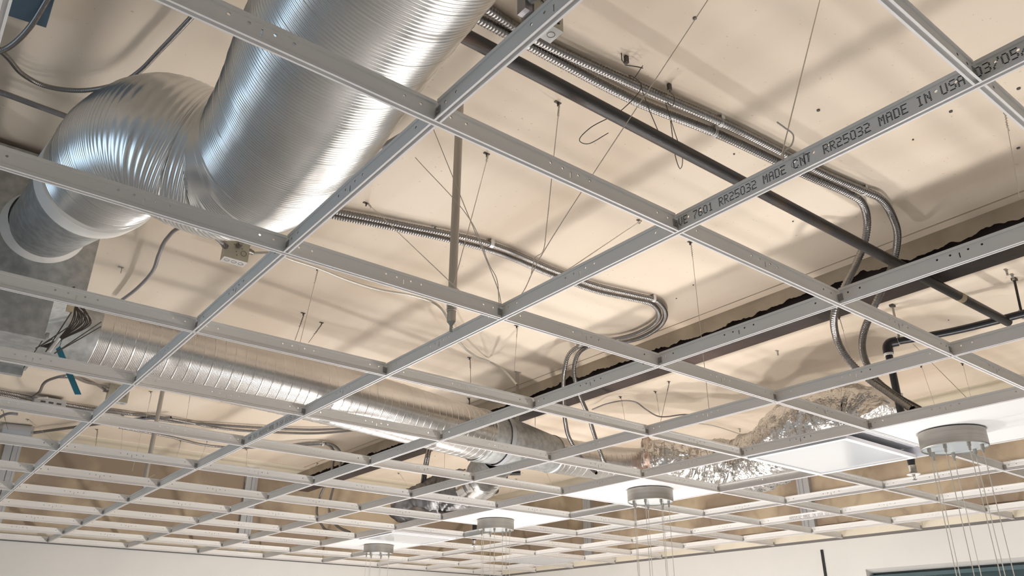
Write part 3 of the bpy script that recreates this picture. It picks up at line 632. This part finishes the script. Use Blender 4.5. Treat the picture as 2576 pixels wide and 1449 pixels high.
CK = [[(.9,.85),(.5,1),(.1,.7),(.1,.3),(.5,0),(.9,.15)]]; KK = [[(0,0),(0,1)],[(.8,1),(0,.45),(.8,0)]]; TT = [[(.5,0),(.5,1)],[(0,1),(1,1)]]
XX = [[(0,0),(.8,1)],[(0,1),(.8,0)]]; DS = [[(.1,.5),(.8,.5)]]; BB = [[(0,0),(0,1),(.7,.8),(.05,.5),(.8,.25),(0,0)]]
for k, g in enumerate((CK,KK,TT)): strokes(b, g, (.482+k*.016,.812), .011, .020, y)
for k, g in enumerate((XX,DS,BB)): strokes(b, g, (.528+k*.014,.765), .009, .016, y)
o = place(b.build('marker_writing', M['ink']), j2); o['label'] = 'handwritten black marker letters'
b = MB(); b.box((.445,.306,.76), (.473,.34,.84)); b.cyl((.459,.30,.79),(.459,.285,.79), .012, 12); place(b.build('side_bracket', M['greycable'], smooth=False), j2)
j3 = jbox('junction_box', (.520,4.80,.79), (.13,.06,.13), 'yellowish square junction box beside the main tee at left')
b = MB()
for dy in (-.02,.02):
    b.tube([(.455,4.80+dy,.80),(.43,4.80+dy,.80)], .013, 10)
place(b.build('cable_connector', M['flex']), j3)
r = empty('conduit_box', (.2,5.36,.79), 'grey slotted conduit box on the conduit pair at far left', 'junction box')
b = MB(); b.box((.10,5.31,.74), (.30,5.43,.815)); place(b.build('box_body', M['stud'], smooth=False), r)
b = MB()
for k in range(3): b.box((.14+k*.05,5.308,.775), (.17+k*.05,5.3105,.787))
place(b.build('slot', M['darkwire'], smooth=False), r)
b = MB(); b.tube([(.06,6.42,.79),(.065,6.40,.79),(.25,6.36,.79),(.255,6.358,.79)], [.045,.052,.052,.045], 20); o = b.build('pipe_coupling', M['stud']); tag(o, 'round shiny coupling with dark end at the far left edge', 'coupling')

# ---------------------------------------------------------------- posts
def post(x, y, z0, z1, r, label, wrap=True):
    root = empty('strut_post', (x,y,z0), label, 'post', 'grey strut posts'); b = MB(); b.cyl((x,y,z0),(x,y,z1), r, 20); place(b.build('tube', M['emt']), root)
    b = MB(); b.tube([(x+(r+.002)*math.cos(k*.5), y+(r+.002)*math.sin(k*.5), z0+.03+.022*k/44) for k in range(45)], .0013, 6); b.tube([(x+r,y,z0+.052),(x+r+.03,y-.02,z0+.075)], .0012, 5); place(b.build('wire_wrap', M['wire']), root)
    b = MB(); b.cyl((x,y,z0),(x,y,z0-.012), r*.85, 12, r*.3); b.box((x-.004,y-.002,z0-.03), (x+.004,y+.002,z0)); place(b.build('crimped_foot', M['clip']), root)
post(.588,.822,.055,.84,.0128, 'grey vertical strut tube standing on the stamped main tee near image centre')
post(.614,4.015,.055,.84,.0128, 'grey vertical strut tube farther back at left on the stamped main tee')

# ---------------------------------------------------------------- hanger wires
def hanger(key, r=.0012, twist=True, label='', m='wire', clip=True, hook=True, twist_at='top'):
    P = [Vector(p) for p in WI[key]]; root = empty('hanger_wire', P[0], label, 'wire', 'ceiling hanger wires')
    b = MB(); pts = spline(P, .01) if len(P) > 2 else [P[0], P[1]]
    b.tube(pts, r, 6)
    L = sum((a-c).length for a, c in zip(P, P[1:])); d = (P[-2]-P[-1]).normalized()
    n1 = d.orthogonal().normalized(); n2 = d.cross(n1)
    if twist:
        e = P[-1]; b.tube([e+d*(.012+.06*k/40)+(n1*math.cos(k*.95)+n2*math.sin(k*.95))*.0032 for k in range(41)], r*.9, 5)
        b.tube([e+d*.072, e+d*.085+n1*.010], r*.9, 5)
    place(b.build('wire', M[m]), root)
    if clip:
        e = P[-1]; b = MB(); b.box((e.x-.008,e.y-.004,e.z-.014), (e.x-.005,e.y+.004,e.z)); b.box((e.x-.02,e.y-.005,e.z-.0025), (e.x+.004,e.y+.005,e.z)); place(b.build('anchor_clip', M['darkwire'], smooth=False), root)
    if key == 'w5':
        b = MB(); b.tube(spline([(.592,-.272,.030),(.596,-.276,.05),(.608,-.286,.066),(.612,-.290,.088),(.602,-.281,.105),(.592,-.273,.118)], .004), .0016, 6); place(b.build('hooked_tail', M['wire']), root)
    return root
WL = {
 'w1':'thin hanger wire dropping to the main tee in front of the dark beam','w2':'hanger wire slanting down to the spiral duct below the pale cable','w3':'short dark twisted wire hanging above the spiral duct left of centre',
 'w4':'short loose wire stub beside the twisted dark wire above the spiral duct','w5':'hanger wire hooked on the lettered stretch of the stamped main tee','w6a':'long bracing wire from the strut crossing up past the black pipe',
 'w6b':'looped bracing wire twisted at the strut crossing and rising straight','w6c':'bracing wire from the strut crossing up behind the big duct','w6d':'bracing wire with cut end crossing left of the grey post',
 'w7':'bracing wire with twisted top left of the grey post beside the conduit pair','w8':'bracing wire leaning right of the grey post','w9':'bracing wire with twisted end leaning right of the strut crossing',
 'w10':'twisted hanger wire right of the pale cable below the strut crossing','w11':'short twisted dark wire above the right end of the spiral duct','w12':'dark hanger rod in front of the spiral duct end',
 'w13':'hanger wire between the two drooping conduits behind the beam','w14':'hanger wire at the upper right edge beside the stamped main tee','w15':'bright bracing wire slanting over the first pendant tile',
 'w16':'thin wire left of the bright bracing wire by the first pendant tile','w17':'thin wire right of the bright bracing wire by the first pendant tile','w18':'twisted hanger wire left of the farther strut post',
 'w19':'hanger wire right of the farther strut post','w20':'thin hanger wire left of the far conduit pair','w21':'thin hanger wire beside the farther strut post foot','w22':'short twisted wire near the left end of the far wall',
 'w24':'dark wire above the round coupling at the left edge','w25':'long thin wire slanting toward the main tee at far left','w26':'thin wire pair above the stamped main tee at far left','w29':'twisted hanger wire left of the wall stud',
 'w30':'twisted hanger wire just behind the grey reducer','w31':'wire hanging from the clip left of the sagging cable','w32':'dark wire with knot at the right of the sagging cable','w33':'bright loop of wire through the sagging cable',
 'w34':'twisted wire in front of the taped branch duct','w35':'twisted wire left of the dropping conduits','w36':'short bright wire above the dark branch duct','w37':'short bright wire right of the black pipe elbow',
 'w38':'short bright wire between the second and third pendant tiles','w39':'bright wire pair behind the third pendant tile','w40':'bright wire behind the second pendant tile','w42':'bright wire at the right edge behind the first pendant canopy',
 'w46':'hanger wire above the far conduit pair right part','w28':'short wire at the mortared end of the beam','w47':'bright slanting wire at the farther strut foot','w44':'dark wire slanting before the leftmost wall stud'}
DARK = {'w3','w4','w11','w12','w22','w24','w44','w32'}
for k in WI:
    top = WI[k][-1][2] > .82
    hanger(k, .0013 if k not in ('w12',) else .004, top and k not in ('w5','w6a','w6c','w12','w16','w17'), WL[k], 'darkwire' if k in DARK else 'wire', top)
# small loose anchors on the deck
for n_, (k, lab) in enumerate([(0,'small metal clip on the ceiling left of the arched grey cable'),(1,'small metal clip above the conduit pair left of the grey post'),(2,'small hook on the ceiling behind the beam at right'),
        (3,'metal clip on the ceiling near the right edge, farther one'),(4,'metal clip on the ceiling near the right edge, nearer one'),(7,'small hook on the ceiling beside the foil duct'),(11,'dark bracket on the ceiling behind the drooping conduits')]):
    x, y, z = D['anchors'][k]; r = empty('ceiling_clip', (x,y,z), lab, 'clip', 'ceiling anchor clips')
    b = MB(); b.box((x-.014,y-.006,z-.003), (x+.010,y+.006,z)); b.box((x+.002,y-.005,z-.03), (x+.0045,y+.005,z)); place(b.build('angle_plate', M['emt'], smooth=False), r)
    b = MB(); b.disc((x+.0019,y,z-.021), .0025, 8, 'x'); place(b.build('eyelet', M['darkwire']), r)
def tangle(key, base, label):
    r = empty('loose_wire', base, label, 'wire'); x, y, z = base; b = MB()
    if key == 0:
        b.tube([(x-.02,y,z),(x-.02,y+.0,z-.025),(x+.0,y+.005,z-.03),(x+.035,y-.01,z-.028),(x+.06,y-.01,z-.02)], .0018, 6)
        b.tube(spline([(x+.05,y-.02,z-.022),(x+.045,y+.02,z-.05),(x+.04,y+.03,z-.03),(x+.06,y-.0,z-.08),(x+.02,y+.05,z-.16),(x-.06,y+.11,z-.23),(x-.065,y+.15,z-.25),(x-.02,y+.16,z-.24),(x+.03,y+.12,z-.20)], .008), .0014, 6)
        b.tube([(x+.055,y+.0,z-.08),(x+.12,y+.03,z-.12),(x+.2,y+.06,z-.17)], .0014, 6)
    else:
        b.tube(spline([(x,y,z),(x,y,z-.03),(x+.02,y+.0,z-.04),(x+.03,y+.02,z-.06),(x+.015,y+.03,z-.045),(x+.05,y+.04,z-.12),(x+.12,y+.07,z-.2),(x+.13,y+.09,z-.22),(x+.1,y+.08,z-.2),(x+.04,y+.04,z-.1)], .008), .0014, 6)
    place(b.build('wire', M['darkwire']), r); b = MB(); b.box((x-.006,y-.005,z-.025),(x+.006,y+.005,z)); place(b.build('anchor_clip', M['darkwire'], smooth=False), r)
tangle(0, D['anchors'][5], 'dark tangled wire hanging from the ceiling at top right of the black pipe')
tangle(1, D['anchors'][6], 'dark hooked wire hanging beside the tangled one across the conduits')
# wire coil bundle and blue tag by the plenum
r = empty('wire_bundle', (-.22,1.90,.12), 'bundle of dark hanger wires coiled beside the metal box', 'wire bundle'); b = MB()
for k in range(11):
    o1 = random.uniform(-.022,.022); w_ = .010+.075*k/10
    b.tube(spline([(-.265+o1,1.90,.09),(-.238+w_*.2,1.905,.14),(-.222+w_*.75,1.91,.21),(-.225+o1+w_*.2,1.915,.27),(-.235+o1*.5,1.91,.29)], .01), .0022, 6)
for (p, q) in (((-.29,1.88,.085),(-.175,1.90,.235)),((-.245,1.88,.07),(-.13,1.895,.215)),((-.245,1.88,.07),(-.127,1.90,.20)),((-.27,1.88,.07),(-.21,1.90,.28)),((-.30,1.88,.075),(-.26,1.89,.12))): b.tube([p,q], .0022, 6)
place(b.build('wire', M['darkwire']), r)
b = MB(); b.tube([(-.232,1.912,.285),(-.232,1.93,.33),(-.232,1.982,.345)], .0022, 6); place(b.build('tie_wire', M['darkwire']), r)
b = MB(); b.box((-.243,1.885,.225), (-.222,1.90,.285)); o = place(b.build('paper_tag', M['paper'], smooth=False), r)
b = MB(); b.tube([(-.262,1.885,.075),(-.242,1.885,.125)], .006, 8); o = place(b.build('foil_scrap', M['boxwhite']), r)
b = MB(); b.prism([(-.208,.186),(-.198,.200),(-.186,.186),(-.092,.038),(-.112,.034)], 'y', 2.195, 2.199); b.tube([(-.198,2.197,.195),(-.185,2.30,.25),(-.17,2.40,.30)], .0015, 5); o = b.build('plastic_tag', M['tag'], smooth=False); tag(o, 'blue plastic strip dangling below the wire bundle', 'tag')
b = MB(); b.prism([(4.98,.62),(4.80,.60),(4.79,.52)], 'x', WX-.03, WX+.03); o = b.build('insulation_scrap', M['darkwire'], smooth=False); tag(o, 'small dark torn scrap on the right wall left of the second pendant tile', 'scrap')
r = empty('duct_hanger', (2.45,2.86,.84), 'flat dark strap hanging from the ceiling to the spiral duct end', 'duct hanger'); b = MB(); b.box((2.437,2.858,.50),(2.463,2.861,.84)); b.box((2.425,2.85,.836),(2.475,2.87,.84)); place(b.build('strap', M['emt'], smooth=False), r)
# blue grey boards in the upper left
b = MB(); b.prism([(-.78,.86),(-.556,.86),(-.546,1.242),(-.78,1.275)], 'z', .80, .84); o = b.build('ceiling_board', M['slate'], smooth=False); tag(o, 'blue grey board on the ceiling in the upper left corner', 'board')

# ---------------------------------------------------------------- ceiling tiles, light panels and pendants
def cell(i, j, name, label, mt, cat, group, z=.0022, th=.014):
    b = MB(); b.box((i*G+.006,j*G+.006,z), ((i+1)*G-.006,(j+1)*G-.006,z+th)); o = b.build(name, M[mt], smooth=False); tag(o, label, cat, group); return o
NTH = ['first and largest','second','third','fourth and farthest']
for k, j in enumerate((0,3,5,8)):
    cell(4, j, 'ceiling_tile', f'bright white square ceiling tile holding the {NTH[k]} pendant canopy', 'tile', 'ceiling tile', 'pendant ceiling tiles')
cell(7, 8, 'light_panel', 'pale square light panel low in the far corner', 'lens', 'light panel', 'light panels')
def light_panel(i, j, label, gap):
    x0_, y0_ = i*G, j*G; r = empty('light_panel', (x0_+G/2,y0_+G/2,0), label, 'light panel', 'light panels')
    m = MB(); a, b_, t_ = .008, G-.008, .002
    for (p, q) in (((a,a,0),(b_,a+t_,.045)),((a,b_-t_,0),(b_,b_,.045)),((a,a,0),(a+t_,b_,.045)),((b_-t_,a,0),(b_,b_,.045)),((a,a,.045),(b_,b_,.047))):
        m.box((x0_+p[0],y0_+p[1],p[2]+.001), (x0_+q[0],y0_+q[1],q[2]))
    place(m.build('housing', M['inside'], smooth=False), r)
    m = MB(); m.box((x0_+.012,y0_+.14,.012),(x0_+.026,y0_+.36,.030)); m.tube(spline([(x0_+.03,y0_+.05,.03),(x0_+.06,y0_+.08,.025),(x0_+.05,y0_+.13,.02)], .01), .012, 8); place(m.build('driver_box', M['ink']), r)
    y1_ = y0_+gap; x1_ = x0_+.03
    m = MB(); w_ = .022; X0, X1, Y0, Y1 = x1_, x0_+G-.009, y1_, y0_+G-.009; z = -.004
    for (p, q) in (((X0,Y0),(X1,Y0+w_)),((X0,Y1-w_),(X1,Y1)),((X0,Y0+w_),(X0+w_,Y1-w_)),((X1-w_,Y0+w_),(X1,Y1-w_))): m.box((p[0],p[1],z),(q[0],q[1],z+.016))
    place(m.build('door_frame', M['tee'], smooth=False), r)
    m = MB(); m.box((X0+w_,Y0+w_,z+.005),(X1-w_,Y1-w_,z+.008)); o = place(m.build('diffuser', M['lens'], smooth=False), r); o['label'] = 'glossy milky diffuser'
light_panel(4, 1, 'white square light panel hanging open beside the first pendant tile', .115)
light_panel(4, 7, 'white square light panel hanging open beside the fourth pendant tile', .10)
PN = ['nearest brushed nickel pendant canopy with hanging cables, at right','second nearest nickel pendant canopy with cables, right of centre','third nickel pendant canopy with cables, low centre','farthest and smallest nickel pendant canopy with cables']
for k, (x, y) in enumerate(PEND):
    r = empty('pendant_light', (x,y,0), PN[k], 'pendant light', 'cluster pendant lights'); R = .122
    m = MB(); m.lathe([(R-.012,0),(R-.002,0),(R,-.002),(R,-.064),(R-.0015,-.066),(R-.004,-.066),(R-.004,-.05)], (x,y,0), 64); place(m.build('canopy', M['nickel'], angle=30), r)
    m = MB(); m.lathe([(0,-.061),(R-.003,-.061),(R-.003,-.058),(0,-.058)], (x,y,0), 64); place(m.build('base_plate', M['nickelbottom'], angle=30), r)
    for q in range(7):
        a = 2*math.pi*q/7+.5+k*.4; rr = R*.78; px, py = x+rr*math.cos(a), y+rr*math.sin(a); zl = -1.25-.09*((q*3) % 7)
        m = MB(); m.tube([(px,py,-.059),(px,py,-.078),(px,py,-.0781),(px,py,-.094)], [.0075,.0075,.0048,.0048], 14); place(m.build('cable_grip', M['nickel']), r)
        m = MB(); m.cyl((px,py,-.09),(px,py,zl), .0017, 7); place(m.build('cable', M['cable']), r)
        m = MB(); m.lathe([(.008,.045),(.018,.04),(.03,.02),(.033,0),(.03,-.018),(.018,-.03),(0,-.034)], (px,py,zl-.04), 18); place(m.build('lamp_globe', M['globe']), r)

# ---------------------------------------------------------------- studs on the walls
def stud(name, axis, c, z0, z1, plane, label, w=.065):
    m = MB(); a, d = w/2, .035; poly = [(-a,0),(-a,-d),(-a+.006,-d),(-a+.006,-.003),(-.004,-.003),(0,-.009),(.004,-.003),(a-.006,-.003),(a-.006,-d),(a,-d),(a,0)]
    poly = [(-a,0),(a,0),(a,-d),(a-.02,-d),(a-.02,-d+.004),(.004,-d+.004),(0,-d+.012),(-.004,-d+.004),(-a+.02,-d+.004),(-a+.02,-d),(-a,-d)]
    if axis == 'x': m.prism([(c+p[0], plane+p[1]) for p in poly], 'z', z0, z1)
    else: m.prism([(plane+p[1], c+p[0]) for p in poly], 'z', z0, z1)
    o = m.build(name, M['stud'], smooth=False); tag(o, label, 'stud', 'steel wall studs')
stud('wall_stud', 'x', 2.235, .06, DZ, WY+.03, 'tall galvanised steel stud on the left wall left of the beam end', .115)
stud('wall_stud', 'x', .19, .06, DZ, WY+.03, 'galvanised steel stud at the far left edge of the wall', .12)
stud('wall_stud', 'y', 2.71, .06, DZ, WX+.03, 'galvanised steel stud on the right wall below the foil duct', .11)
stud('wall_stud', 'y', 5.26, .06, DZ, WX+.03, 'galvanised steel stud on the right wall behind the third pendant', .11)
# ---------------------------------------------------------------- lift everything to its height over the floor
for o in list(SC.objects):
    if o.parent is None and o is not cam: o.location.z += ZG
